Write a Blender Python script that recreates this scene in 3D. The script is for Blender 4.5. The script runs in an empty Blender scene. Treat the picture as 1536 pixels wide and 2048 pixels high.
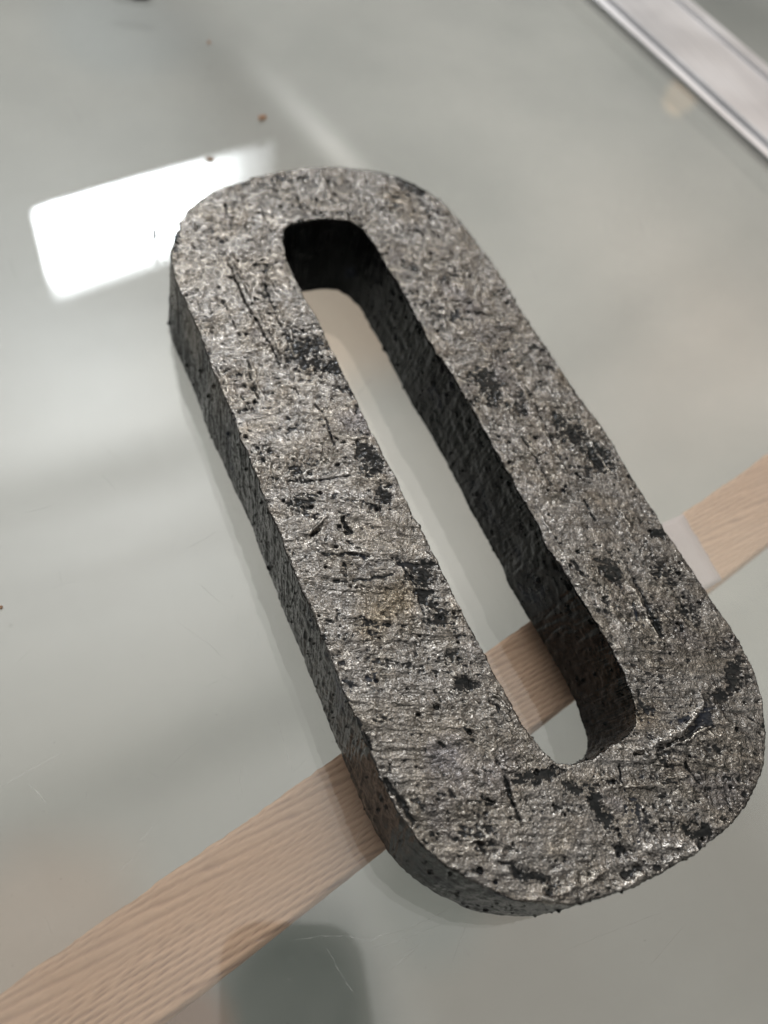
import bpy, bmesh, math, random
import numpy as np
from mathutils import Matrix, Vector

random.seed(7)
rng = np.random.default_rng(7)
SC = bpy.context.scene
COL = SC.collection

# ------------------------------------------------------------------ camera
# world -> camera rotation (rows: right, down, forward), metres; the ring is 0.26 m long
RM = np.array([[0.90126594, -0.39546465, 0.17699551],
               [-0.25929003, -0.81959181, -0.51091872],
               [0.34711436, 0.41458047, -0.84121023]])
CAM = np.array([-0.10498643, -0.11274074, 0.2228892])
FPX = 1596.75                      # focal length in pixels of the 1536 x 2048 photograph
TH = 0.0299                        # thickness of the ring


def ray(u, v):
    d = RM.T @ np.array([(u - 768) / FPX, (v - 1024) / FPX, 1.0])
    return d / np.linalg.norm(d)


def on_plane(u, v, z):             # where a sight line meets the horizontal plane at height z
    r = ray(u, v)
    return CAM + r * ((z - CAM[2]) / r[2])


cam_d = bpy.data.cameras.new('camera')
cam = bpy.data.objects.new('camera', cam_d)
COL.objects.link(cam)
SC.camera = cam
mw = Matrix.Identity(4)
for i in range(3):
    mw[i][0] = RM[0][i]; mw[i][1] = -RM[1][i]; mw[i][2] = -RM[2][i]; mw[i][3] = CAM[i]
cam.matrix_world = mw
cam_d.sensor_fit = 'VERTICAL'
cam_d.sensor_height = 36
cam_d.sensor_width = 27
cam_d.lens = FPX / 2048 * 36
cam_d.clip_start = 0.003
cam_d.clip_end = 200
cam_d.dof.use_dof = True
fp = on_plane(840, 1230, TH)
cam_d.dof.focus_distance = float(RM[2] @ (fp - CAM))
cam_d.dof.aperture_fstop = 8.0

# ------------------------------------------------------------------ world and lamps
W = bpy.data.worlds.new('World')
SC.world = W
W.use_nodes = True
nt = W.node_tree
nt.nodes.clear()


def nd(t, kind, **kw):
    n = t.nodes.new(kind)
    for k, v in kw.items():
        setattr(n, k, v)
    return n


def ramp(t, pts, interp='LINEAR'):
    r = nd(t, 'ShaderNodeValToRGB')
    r.color_ramp.interpolation = interp
    e = r.color_ramp.elements
    while len(e) < len(pts):
        e.new(0.5)
    for k, (p, c) in enumerate(pts):
        e[k].position = p
        e[k].color = (c if len(c) == 4 else (*c, 1)) if not isinstance(c, (int, float)) else (c, c, c, 1)
    return r


out = nd(nt, 'ShaderNodeOutputWorld')
bg = nd(nt, 'ShaderNodeBackground')
tc = nd(nt, 'ShaderNodeTexCoord')
mp = nd(nt, 'ShaderNodeMapping')
mp.inputs['Rotation'].default_value = (0.3, 0.25, math.radians(35))
mp.inputs['Scale'].default_value = (1.0, 4.2, 2.2)
nz = nd(nt, 'ShaderNodeTexNoise')
nz.inputs['Scale'].default_value = 1.5
nz.inputs['Detail'].default_value = 3
nz.inputs['Roughness'].default_value = 0.5
cr = ramp(nt, [(0.30, (0.66, 0.65, 0.64)), (0.45, (0.90, 0.90, 0.88)), (0.60, (1.04, 1.03, 1.00)), (0.75, (1.20, 1.18, 1.14))])
sep = nd(nt, 'ShaderNodeSeparateXYZ')
el = ramp(nt, [(0.0, 0.04), (0.22, 0.16), (0.42, 0.50), (0.62, 0.90), (0.85, 1.3), (1.0, 1.35)])
mul = nd(nt, 'ShaderNodeMix', data_type='RGBA', blend_type='MULTIPLY')
mul.inputs[0].default_value = 1
L = nt.links.new
L(tc.outputs['Generated'], mp.inputs[0]); L(mp.outputs[0], nz.inputs[0]); L(nz.outputs[0], cr.inputs[0])
L(tc.outputs['Generated'], sep.inputs[0]); L(sep.outputs[2], el.inputs[0])
L(cr.outputs[0], mul.inputs[6]); L(el.outputs[0], mul.inputs[7])
acc = mul.outputs[2]


def sky_dir(u, v):
    r = ray(u, v) * [1, 1, -1]
    return r


def vary(vec, k, color, acc, band=None):
    """broad soft variation of the surroundings: multiply by 1 + color * exp(k (cos - 1)); band: only near a great circle"""
    d_ = nd(nt, 'ShaderNodeVectorMath', operation='DOT_PRODUCT'); d_.inputs[1].default_value = vec
    L(tc.outputs['Generated'], d_.inputs[0])
    a1 = nd(nt, 'ShaderNodeMath', operation='MULTIPLY_ADD'); a1.inputs[1].default_value = k; a1.inputs[2].default_value = -k
    L(d_.outputs['Value'], a1.inputs[0])
    last = a1
    if band is not None:
        d2 = nd(nt, 'ShaderNodeVectorMath', operation='DOT_PRODUCT'); d2.inputs[1].default_value = band[0]
        L(tc.outputs['Generated'], d2.inputs[0])
        s2 = nd(nt, 'ShaderNodeMath', operation='MULTIPLY'); L(d2.outputs['Value'], s2.inputs[0]); L(d2.outputs['Value'], s2.inputs[1])
        s3 = nd(nt, 'ShaderNodeMath', operation='MULTIPLY_ADD'); s3.inputs[1].default_value = -band[1]
        L(s2.outputs[0], s3.inputs[0]); L(a1.outputs[0], s3.inputs[2]); last = s3
    ex = nd(nt, 'ShaderNodeMath', operation='EXPONENT'); L(last.outputs[0], ex.inputs[0])
    sc_ = nd(nt, 'ShaderNodeVectorMath', operation='MULTIPLY_ADD'); sc_.inputs[1].default_value = color; sc_.inputs[2].default_value = (1, 1, 1)
    L(ex.outputs[0], sc_.inputs[0])
    m2 = nd(nt, 'ShaderNodeVectorMath', operation='MULTIPLY'); L(acc, m2.inputs[0]); L(sc_.outputs[0], m2.inputs[1])
    return m2.outputs[0]


def ban(a, b_):
    c_ = np.cross(sky_dir(*a), sky_dir(*b_)); return c_ / np.linalg.norm(c_)


# daylight glow round the window, dim roof beams, a darker warm corner
acc = vary(sky_dir(190, 740), 38, (2.9, 3.1, 3.3), acc)
acc = vary(sky_dir(100, 1200), 22, (0.35, 0.33, 0.31), acc)
acc = vary(sky_dir(900, 1000), 24, (1.0, 0.95, 0.88), acc)
acc = vary(sky_dir(660, 640), 90, (0.05, -0.12, -0.28), acc)
acc = vary(sky_dir(300, 1540), 9, (-0.75, -0.75, -0.74), acc, (ban((0, 1690), (520, 1450)), 420))
acc = vary(sky_dir(200, 940), 14, (-0.5, -0.5, -0.5), acc, (ban((0, 1010), (400, 890)), 700))
acc = vary(sky_dir(80, 1900), 60, (-0.2, -0.3, -0.38), acc)
acc = vary(sky_dir(1480, 620), 60, (0.05, -0.12, -0.20), acc)
acc = vary(sky_dir(1400, 780), 50, (0.9, 0.8, 0.7), acc)
acc = vary(sky_dir(1480, 1300), 90, (0.9, 0.85, 0.7), acc)
acc = vary(sky_dir(1150, 200), 20, (0.6, 0.55, 0.5), acc, (ban((900, 130), (1300, 520)), 300))
acc = vary(np.array([-0.45, -0.86, 0.22]), 2.6, (-0.86, -0.86, -0.86), acc)      # unseen side behind the photographer, dimmed to give the metal contrast
acc = vary(sky_dir(662, 290), 260, (2.6, 2.6, 2.6), acc, (ban((620, 245), (715, 345)), 6000))
L(acc, bg.inputs[0]); L(bg.outputs[0], out.inputs[0])
bg.inputs[1].default_value = 0.85


def wall_lamp(name, az_n, dist, t0, t1, z0, z1, radiance, color, fall=False):
    """rectangular lamp in a vertical plane whose normal looks back at the table"""
    a = math.radians(az_n)
    n = Vector((math.cos(a), math.sin(a), 0)); t = Vector((-math.sin(a), math.cos(a), 0))
    c = n * dist + t * ((t0 + t1) / 2) + Vector((CAM[0], CAM[1], (z0 + z1) / 2))
    ld = bpy.data.lights.new(name, 'AREA')
    ld.shape = 'RECTANGLE'; ld.size = abs(t1 - t0); ld.size_y = z1 - z0
    ld.energy = radiance * math.pi * ld.size * ld.size_y
    ld.color = color
    o = bpy.data.objects.new(name, ld); COL.objects.link(o)
    x = -t; y = Vector((0, 0, 1)); z = x.cross(y)
    if z.dot(n) < 0:
        x = t; z = x.cross(y)
    m = Matrix.Identity(4)
    for i in range(3):
        m[i][0] = x[i]; m[i][1] = y[i]; m[i][2] = z[i]; m[i][3] = c[i]
    o.matrix_world = m
    if fall:        # emission brightest in the left part, faded towards the edges to soften the mirrored window
        ld.use_nodes = True
        ln = ld.node_tree; ln.nodes.clear()
        lo = nd(ln, 'ShaderNodeOutputLight'); em = nd(ln, 'ShaderNodeEmission'); ge = nd(ln, 'ShaderNodeNewGeometry'); sx = nd(ln, 'ShaderNodeSeparateXYZ')
        ra = ramp(ln, [(0.0, 0.008), (0.14, 0.045), (0.28, 0.14), (0.42, 0.5), (0.6, 1.0), (0.94, 1.0), (0.98, 0.6), (1.0, 0.12)])
        rb = ramp(ln, [(0.0, 0.12), (0.05, 0.8), (0.2, 1.0), (0.62, 0.8), (0.8, 0.22), (0.92, 0.09), (1.0, 0.015)])
        mu_ = nd(ln, 'ShaderNodeMath', operation='MULTIPLY')
        ln.links.new(ge.outputs['Parametric'], sx.inputs[0])
        ln.links.new(sx.outputs[0], ra.inputs[0]); ln.links.new(sx.outputs[1], rb.inputs[0])
        ln.links.new(ra.outputs[0], mu_.inputs[0]); ln.links.new(rb.outputs[0], mu_.inputs[1]); ln.links.new(mu_.outputs[0], em.inputs[1]); ln.links.new(em.outputs[0], lo.inputs[0])
    return o


D = 2.5
wall_lamp('window_light', 104, D, D * math.tan(math.radians(-17)), D * math.tan(math.radians(-36.2)),
          D * 0.84 - 0.223, D * 1.03 - 0.223, 125, (0.93, 0.97, 1.0), fall=True)
bl_d = bpy.data.lights.new('warm_bulb', 'POINT'); bl_d.shadow_soft_size = 0.045; bl_d.energy = 0.09; bl_d.color = (1.0, 0.62, 0.28)
bl_o = bpy.data.objects.new('warm_bulb', bl_d); COL.objects.link(bl_o)
r_ = sky_dir(1362, 192); g_ = on_plane(1362, 192, 0)
bl_o.location = Vector(g_) + Vector(r_) * 2.2

SC.view_settings.view_transform = 'Standard'
SC.view_settings.look = 'None'
SC.view_settings.gamma = 1
SC.view_settings.exposure = -0.15
SC.cycles.max_bounces = 12
SC.cycles.transparent_max_bounces = 16
SC.cycles.sample_clamp_indirect = 6


# ------------------------------------------------------------------ helpers
def tag(o, label=None, cat=None, group=None, kind=None):
    if label: o['label'] = label
    if cat: o['category'] = cat
    if group: o['group'] = group
    if kind: o['kind'] = kind
    return o


def empty(name, loc=(0, 0, 0)):
    o = bpy.data.objects.new(name, None)
    o.location = loc
    o.empty_display_size = 0.02
    COL.objects.link(o)
    return o


def mesh_obj(name, verts, faces, mat, parent=None, smooth=False):
    me = bpy.data.meshes.new(name)
    if isinstance(verts, np.ndarray) and isinstance(faces, np.ndarray):
        me.vertices.add(len(verts)); me.vertices.foreach_set('co', verts.astype(np.float32).ravel())
        k = faces.shape[1]
        me.loops.add(faces.size); me.loops.foreach_set('vertex_index', faces.astype(np.int32).ravel())
        me.polygons.add(len(faces))
        me.polygons.foreach_set('loop_start', np.arange(0, faces.size, k, dtype=np.int32))
        me.update(calc_edges=True)
    else:
        me.from_pydata([tuple(v) for v in verts], [], faces)
        me.update()
    if smooth:
        me.polygons.foreach_set('use_smooth', np.ones(len(me.polygons), dtype=bool))
    me.materials.append(mat)
    o = bpy.data.objects.new(name, me)
    COL.objects.link(o)
    if parent: o.parent = parent
    return o


def material(name):
    m = bpy.data.materials.new(name)
    m.use_nodes = True
    m.node_tree.nodes.clear()
    return m, m.node_tree


# vectorised noise ---------------------------------------------------------
def _h(ix, iy, iz, seed):
    h = (ix * 374761393 + iy * 668265263 + iz * 2147483647 + seed * 1274126177) & 0xffffffff
    h = ((h ^ (h >> 13)) * 1274126177) & 0xffffffff
    h = ((h ^ (h >> 15)) * 2246822519) & 0xffffffff
    return ((h ^ (h >> 16)) & 0xffffff) / 16777215.0


def vnoise(P, scale, seed=0):
    """value noise in [-1, 1]; P (n,3), scale = cell size (number or 3-vector)"""
    q = P / np.asarray(scale, float) + 1000.37
    i = np.floor(q).astype(np.int64); f = q - i
    w = f * f * f * (f * (f * 6 - 15) + 10)
    r = 0
    for dx in (0, 1):
        wx = w[:, 0] if dx else 1 - w[:, 0]
        for dy in (0, 1):
            wy = w[:, 1] if dy else 1 - w[:, 1]
            for dz in (0, 1):
                wz = w[:, 2] if dz else 1 - w[:, 2]
                r = r + wx * wy * wz * _h(i[:, 0] + dx, i[:, 1] + dy, i[:, 2] + dz, seed)
    return r * 2 - 1


def fbm(P, scale, octaves, seed=0, gain=0.5):
    s = 0; a = 1; t = 0
    sc = np.asarray(scale, float)
    for k in range(octaves):
        s = s + a * vnoise(P, sc, seed + 17 * k); t += a; a *= gain; sc = sc / 2.03
    return s / t


def cells(P, size, seed, prob, r0, r1):
    """sparse round spots: returns 0..1 falloff (1 at a spot's centre), spot random value"""
    q = P / size + 500.5
    i = np.floor(q).astype(np.int64)
    best = np.zeros(len(P)); val = np.zeros(len(P))
    dims = (-1, 0, 1)
    for dx in dims:
        for dy in dims:
            for dz in dims:
                a, b, c = i[:, 0] + dx, i[:, 1] + dy, i[:, 2] + dz
                on = _h(a, b, c, seed) < prob
                px = a + _h(a, b, c, seed + 1); py = b + _h(a, b, c, seed + 2); pz = c + _h(a, b, c, seed + 3)
                rr_ = (r0 + (r1 - r0) * _h(a, b, c, seed + 4) ** 2) / size
                d = np.sqrt((q[:, 0] - px) ** 2 + (q[:, 1] - py) ** 2 + (q[:, 2] - pz) ** 2) / rr_
                f = np.where(on, np.clip(1 - d, 0, 1), 0)
                m = f > best
                best = np.where(m, f, best); val = np.where(m, _h(a, b, c, seed + 5), val)
    return best, val


def sstep(a, b, x):
    t = np.clip((x - a) / (b - a), 0, 1)
    return t * t * (3 - 2 * t)


# ------------------------------------------------------------------ the floor far below the glass
m_floor, t = material('floor_screed')
o_ = nd(t, 'ShaderNodeOutputMaterial'); b = nd(t, 'ShaderNodeBsdfPrincipled'); b.inputs['Roughness'].default_value = 0.8
FZ = -0.34
tc = nd(t, 'ShaderNodeTexCoord'); n1 = nd(t, 'ShaderNodeTexNoise'); n1.inputs['Scale'].default_value = 5.0; n1.inputs['Detail'].default_value = 5
r1 = ramp(t, [(0.3, (0.350, 0.348, 0.332)), (0.7, (0.440, 0.432, 0.410))])
K = t.links.new
K(tc.outputs['Object'], n1.inputs[0]); K(n1.outputs[0], r1.inputs[0])
fcol = r1.outputs[0]  # floor tones, with glow at left and the phone's dark reflection painted in
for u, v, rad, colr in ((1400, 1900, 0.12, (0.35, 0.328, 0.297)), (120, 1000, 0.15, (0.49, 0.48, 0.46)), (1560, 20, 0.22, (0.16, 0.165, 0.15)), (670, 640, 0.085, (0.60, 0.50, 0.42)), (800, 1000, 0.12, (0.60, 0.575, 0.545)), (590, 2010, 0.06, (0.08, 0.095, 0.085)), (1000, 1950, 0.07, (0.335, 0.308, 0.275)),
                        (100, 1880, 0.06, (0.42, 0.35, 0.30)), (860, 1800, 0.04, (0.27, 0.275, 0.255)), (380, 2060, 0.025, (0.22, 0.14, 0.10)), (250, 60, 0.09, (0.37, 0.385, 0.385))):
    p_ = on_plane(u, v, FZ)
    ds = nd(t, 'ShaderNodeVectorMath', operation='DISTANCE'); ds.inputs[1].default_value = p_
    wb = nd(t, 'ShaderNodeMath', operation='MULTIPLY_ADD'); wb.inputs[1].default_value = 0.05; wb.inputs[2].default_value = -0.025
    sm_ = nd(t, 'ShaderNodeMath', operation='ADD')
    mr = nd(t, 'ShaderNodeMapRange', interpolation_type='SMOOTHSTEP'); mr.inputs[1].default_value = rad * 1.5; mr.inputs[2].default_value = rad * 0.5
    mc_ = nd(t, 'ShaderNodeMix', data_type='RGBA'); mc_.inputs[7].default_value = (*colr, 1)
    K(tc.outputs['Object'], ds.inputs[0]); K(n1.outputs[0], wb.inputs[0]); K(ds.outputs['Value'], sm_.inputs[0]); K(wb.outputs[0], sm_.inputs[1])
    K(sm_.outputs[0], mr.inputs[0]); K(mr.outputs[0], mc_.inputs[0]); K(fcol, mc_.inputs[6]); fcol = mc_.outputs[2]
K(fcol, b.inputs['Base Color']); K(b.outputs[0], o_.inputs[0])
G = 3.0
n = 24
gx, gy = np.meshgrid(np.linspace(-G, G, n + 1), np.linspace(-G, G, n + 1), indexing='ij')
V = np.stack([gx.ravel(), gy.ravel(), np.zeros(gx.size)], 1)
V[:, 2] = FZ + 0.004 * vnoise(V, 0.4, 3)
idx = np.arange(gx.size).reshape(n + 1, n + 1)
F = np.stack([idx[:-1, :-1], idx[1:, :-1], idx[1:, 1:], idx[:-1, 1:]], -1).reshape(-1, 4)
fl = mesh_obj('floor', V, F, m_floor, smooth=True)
fl['kind'] = 'structure'

# ------------------------------------------------------------------ glass
m_glass, t = material('greenish_glass')
o_ = nd(t, 'ShaderNodeOutputMaterial')
tr = nd(t, 'ShaderNodeBsdfTransparent'); tr.inputs[0].default_value = (0.968, 0.974, 0.964, 1)
gl = nd(t, 'ShaderNodeBsdfGlossy'); gl.inputs['Roughness'].default_value = 0.0; gl.inputs[0].default_value = (1, 1, 1, 1)
geo = nd(t, 'ShaderNodeNewGeometry')
dt = nd(t, 'ShaderNodeVectorMath', operation='DOT_PRODUCT')
ab = nd(t, 'ShaderNodeMath', operation='ABSOLUTE')
om = nd(t, 'ShaderNodeMath', operation='SUBTRACT'); om.inputs[0].default_value = 1
pw = nd(t, 'ShaderNodeMath', operation='POWER'); pw.inputs[1].default_value = 5
ma = nd(t, 'ShaderNodeMath', operation='MULTIPLY_ADD'); ma.inputs[1].default_value = 0.955; ma.inputs[2].default_value = 0.045
mx = nd(t, 'ShaderNodeMixShader')
K = t.links.new
K(geo.outputs['Incoming'], dt.inputs[0]); K(geo.outputs['Normal'], dt.inputs[1]); K(dt.outputs['Value'], ab.inputs[0])
K(ab.outputs[0], om.inputs[1]); K(om.outputs[0], pw.inputs[0]); K(pw.outputs[0], ma.inputs[0])
K(ma.outputs[0], mx.inputs[0]); K(tr.outputs[0], mx.inputs[1]); K(gl.outputs[0], mx.inputs[2])
# dust film: a thin, uneven, almost transparent diffuse layer
df = nd(t, 'ShaderNodeBsdfDiffuse'); df.inputs[0].default_value = (0.62, 0.60, 0.56, 1)
tc = nd(t, 'ShaderNodeTexCoord')
n1 = nd(t, 'ShaderNodeTexNoise'); n1.inputs['Scale'].default_value = 14; n1.inputs['Detail'].default_value = 6; n1.inputs['Roughness'].default_value = 0.6
r1 = ramp(t, [(0.35, 0.015), (0.62, 0.07), (0.78, 0.13)])
n2 = nd(t, 'ShaderNodeTexNoise'); n2.inputs['Scale'].default_value = 1500; n2.inputs['Detail'].default_value = 1
r2 = ramp(t, [(0.72, 0.0), (0.80, 0.06)])
n3 = nd(t, 'ShaderNodeTexNoise'); n3.inputs['Scale'].default_value = 60; n3.inputs['Detail'].default_value = 3
r3 = ramp(t, [(0.5, 0.0), (0.7, 1.0)])
mm = nd(t, 'ShaderNodeMath', operation='MULTIPLY'); ad = nd(t, 'ShaderNodeMath', operation='ADD')
mx2 = nd(t, 'ShaderNodeMixShader')
for q in (n1, n2, n3): K(tc.outputs['Object'], q.inputs[0])
K(n1.outputs[0], r1.inputs[0]); K(n2.outputs[0], r2.inputs[0]); K(n3.outputs[0], r3.inputs[0])
K(r2.outputs[0], mm.inputs[0]); K(r3.outputs[0], mm.inputs[1]); K(mm.outputs[0], ad.inputs[0]); K(r1.outputs[0], ad.inputs[1])
K(ad.outputs[0], mx2.inputs[0]); K(mx.outputs[0], mx2.inputs[1]); K(df.outputs[0], mx2.inputs[2]); K(mx2.outputs[0], o_.inputs[0])

# rail frame of reference: u runs along the rail, w across it (away from the ring)
RD = np.array([0.1155, -0.9933]); RN = np.array([0.9933, 0.1155])
W0 = 0.2846


def rail_pt(w, u, z):
    p = RN * w + RD * u
    return (p[0], p[1], z)


panel = empty('framed_glass_panel', (0.05, 0.1, -0.006))
tag(panel, 'large sheet of dusty scratched glass in a pale aluminium frame under the ring', 'glass panel')
PIN = Matrix.Translation((-0.05, -0.1, 0.006))


def slab(name, w0, w1, u0, u1, z0, z1, mat, bev=0.0):
    bm = bmesh.new()
    vs = [bm.verts.new(rail_pt(w, u, z)) for z in (z0, z1) for (w, u) in ((w0, u0), (w1, u0), (w1, u1), (w0, u1))]
    for f in ((0, 1, 2, 3), (7, 6, 5, 4), (0, 4, 5, 1), (1, 5, 6, 2), (2, 6, 7, 3), (3, 7, 4, 0)):
        bm.faces.new([vs[k] for k in f])
    bmesh.ops.recalc_face_normals(bm, faces=bm.faces)
    if bev:
        bmesh.ops.bevel(bm, geom=bm.edges[:], offset=bev, segments=2, affect='EDGES', profile=0.6)
    bm.transform(PIN)
    me = bpy.data.meshes.new(name); bm.to_mesh(me); bm.free()
    me.materials.append(mat)
    o = bpy.data.objects.new(name, me); COL.objects.link(o); o.parent = panel
    return o


slab('glass_pane', W0 - 1.15, W0 - 0.0002, -1.2, 0.75, -0.006, 0.0, m_glass, 0.0006)
g2 = slab('glass_pane', W0 + 0.0675, W0 + 0.9, -1.2, 0.75, -0.006, 0.0, m_glass, 0.0006)
g2['label'] = 'second glass pane beyond the aluminium rail'

m_alu, t = material('brushed_aluminium')
o_ = nd(t, 'ShaderNodeOutputMaterial'); b = nd(t, 'ShaderNodeBsdfPrincipled')
b.inputs['Metallic'].default_value = 0.7; b.inputs['Roughness'].default_value = 0.34
tc = nd(t, 'ShaderNodeTexCoord'); mp = nd(t, 'ShaderNodeMapping'); mp.inputs['Rotation'].default_value = (0, 0, math.radians(-6.4)); mp.inputs['Scale'].default_value = (900, 12, 900)
n1 = nd(t, 'ShaderNodeTexNoise'); n1.inputs['Scale'].default_value = 1; n1.inputs['Detail'].default_value = 4
r1 = ramp(t, [(0.3, (0.58, 0.575, 0.59)), (0.7, (0.72, 0.71, 0.72))])
n2 = nd(t, 'ShaderNodeTexNoise'); n2.inputs['Scale'].default_value = 18; n2.inputs['Detail'].default_value = 5
r2 = ramp(t, [(0.35, 0.30), (0.7, 0.50)])
bp = nd(t, 'ShaderNodeBump'); bp.inputs['Strength'].default_value = 0.15; bp.inputs['Distance'].default_value = 0.0002
K = t.links.new
K(tc.outputs['Object'], mp.inputs[0]); K(mp.outputs[0], n1.inputs[0]); K(n1.outputs[0], r1.inputs[0]); K(r1.outputs[0], b.inputs['Base Color'])
K(tc.outputs['Object'], n2.inputs[0]); K(n2.outputs[0], r2.inputs[0]); K(r2.outputs[0], b.inputs['Roughness'])
K(n1.outputs[0], bp.inputs['Height']); K(bp.outputs[0], b.inputs['Normal']); K(b.outputs[0], o_.inputs[0])

m_rubber, t = material('black_rubber')
o_ = nd(t, 'ShaderNodeOutputMaterial'); b = nd(t, 'ShaderNodeBsdfPrincipled'); b.inputs['Base Color'].default_value = (0.035, 0.04, 0.035, 1); b.inputs['Roughness'].default_value = 0.6
n1 = nd(t, 'ShaderNodeTexNoise'); n1.inputs['Scale'].default_value = 400
r1 = ramp(t, [(0.3, 0.5), (0.7, 0.75)]); t.links.new(n1.outputs[0], r1.inputs[0]); t.links.new(r1.outputs[0], b.inputs['Roughness'])
t.links.new(b.outputs[0], o_.inputs[0])


def extrude_profile(name, prof, u0, u1, mat, n=1):
    bm = bmesh.new()
    rows = []
    for k in range(n + 1):
        u = u0 + (u1 - u0) * k / n
        rows.append([bm.verts.new(rail_pt(W0 + w, u, z)) for w, z in prof])
    m_ = len(prof)
    for a, c in zip(rows, rows[1:]):
        for k in range(m_):
            bm.faces.new((a[k], a[(k + 1) % m_], c[(k + 1) % m_], c[k]))
    bm.faces.new(rows[0]); bm.faces.new(rows[-1][::-1])
    bmesh.ops.recalc_face_normals(bm, faces=bm.faces)
    bm.transform(PIN)
    me = bpy.data.meshes.new(name); bm.to_mesh(me); bm.free(); me.materials.append(mat)
    o = bpy.data.objects.new(name, me); COL.objects.link(o); o.parent = panel
    return o


# rail: low lip, step, broad flat face, double ridge, outer flat, rounded far edge
prof = [(0.0, -0.0044), (0.0, 0.0006), (0.0004, 0.0008), (0.0058, 0.0012), (0.0066, 0.0032), (0.0071, 0.0037), (0.0076, 0.0034), (0.0515, 0.0034), (0.0519, 0.0044), (0.0529, 0.0044),
        (0.0533, 0.0034), (0.0541, 0.0034), (0.0545, 0.0044), (0.0555, 0.0044), (0.0559, 0.0034), (0.0560, 0.0026), (0.0655, 0.0026), (0.0668, 0.0018),
        (0.0672, 0.0), (0.0672, -0.0044)]
rail = extrude_profile('frame_rail', prof, -1.2, 0.75, m_alu)
gask = extrude_profile('gasket', [(-0.0019, 0.0002), (-0.0017, 0.0008), (-0.0002, 0.0010), (-0.0002, 0.0002)], -1.2, 0.75, m_rubber)

# ------------------------------------------------------------------ scratches and dust on the glass
m_scr, t = material('scratch_white')
o_ = nd(t, 'ShaderNodeOutputMaterial'); b = nd(t, 'ShaderNodeBsdfDiffuse'); b.inputs[0].default_value = (0.75, 0.73, 0.69, 1)
tr = nd(t, 'ShaderNodeBsdfTransparent'); mx = nd(t, 'ShaderNodeMixShader')
n1 = nd(t, 'ShaderNodeTexNoise'); n1.inputs['Scale'].default_value = 350; n1.inputs['Detail'].default_value = 3
r1 = ramp(t, [(0.40, 0.03), (0.65, 0.30)])
t.links.new(n1.outputs[0], r1.inputs[0]); t.links.new(r1.outputs[0], mx.inputs[0]); t.links.new(tr.outputs[0], mx.inputs[1]); t.links.new(b.outputs[0], mx.inputs[2]); t.links.new(mx.outputs[0], o_.inputs[0])
SCR = [  # traced scratches (photo pixels) on the glass top and their width in mm
    ([(590, 1880), (640, 1872), (700, 1872), (745, 1882), (765, 1868), (800, 1862), (850, 1842), (895, 1818)], .25),
    ([(735, 1900), (800, 1880), (880, 1850)], .15), ([(0, 1576), (55, 1542), (130, 1502)], .2), ([(60, 1570), (80, 1588), (95, 1610)], .35),
    ([(276, 1685), (312, 1648)], .15), ([(555, 1440), (585, 1545), (610, 1520)], .15), ([(652, 1895), (680, 1945), (710, 1990)], .2),
    ([(485, 1590), (480, 1560), (484, 1520)], .15), ([(378, 1095), (440, 1060)], .18), ([(90, 1180), (160, 1160)], .12),
    ([(395, 1165), (450, 1215)], .15), ([(350, 1240), (420, 1290), (450, 1320)], .12), ([(700, 1700), (735, 1640), (745, 1600)], .15),
    ([(790, 1915), (840, 1890)], .12), ([(905, 1925), (935, 1840)], .15), ([(585, 1905), (578, 1930)], .15), ([(780, 1940), (830, 1900)], .12),
    ([(195, 885), (240, 920)], .2), ([(200, 945), (240, 990)], .15), ([(1275, 430), (1290, 475)], .4), ([(1310, 450), (1300, 470)], .4),
    ([(1210, 440), (1215, 480)], .3), ([(1160, 162), (1185, 165)], .3), ([(1055, 520), (1075, 565)], .3), ([(1270, 480), (1290, 515)], .3),
    ([(480, 0), (500, 10), (520, 12)], .3), ([(130, 190), (175, 265)], .25), ([(420, 240), (450, 275)], .3), ([(300, 240), (350, 270)], .15),
    ([(715, 790), (735, 765), (745, 758)], .5), ([(1130, 1590), (1120, 1560)], .1), ([(1130, 1900), (1360, 1810)], .08), ([(1300, 1930), (1370, 1850)], .1),
    ([(20, 520), (35, 570)], .35), ([(225, 545), (195, 600)], .15), ([(330, 1540), (400, 1480)], .12), ([(380, 1000), (480, 1020)], .1),
    ([(40, 1030), (110, 1010), (180, 1015)], .12), ([(30, 1330), (60, 1300)], .14), ([(420, 1700), (520, 1640)], .1), ([(240, 1740), (260, 1725)], .3),
]
sv = []; sf = []


def strip(pts, wmm, z=0.00012):
    P = np.array([on_plane(u, v, 0)[:2] for u, v in pts])
    Q = [P[0]]
    for a, c in zip(P, P[1:]):
        m_ = max(1, int(np.linalg.norm(c - a) / 0.0015))
        for k in range(1, m_ + 1):
            Q.append(a + (c - a) * k / m_ + rng.normal(0, 0.00008, 2))
    Q = np.array(Q); base = len(sv); N_ = len(Q)
    for k, q in enumerate(Q):
        d = Q[min(k + 1, N_ - 1)] - Q[max(k - 1, 0)]; d = d / (np.linalg.norm(d) + 1e-9)
        w = wmm * 0.0005 * (math.sin(math.pi * (k + 0.3) / (N_ - 0.4)) ** 0.4) * rng.uniform(0.5, 1.3)
        nn = np.array([-d[1], d[0]]) * w
        sv.append((q[0] + nn[0], q[1] + nn[1], z)); sv.append((q[0] - nn[0], q[1] - nn[1], z))
        if k:
            a = base + 2 * k
            sf.append((a - 2, a - 1, a + 1, a))


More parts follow.
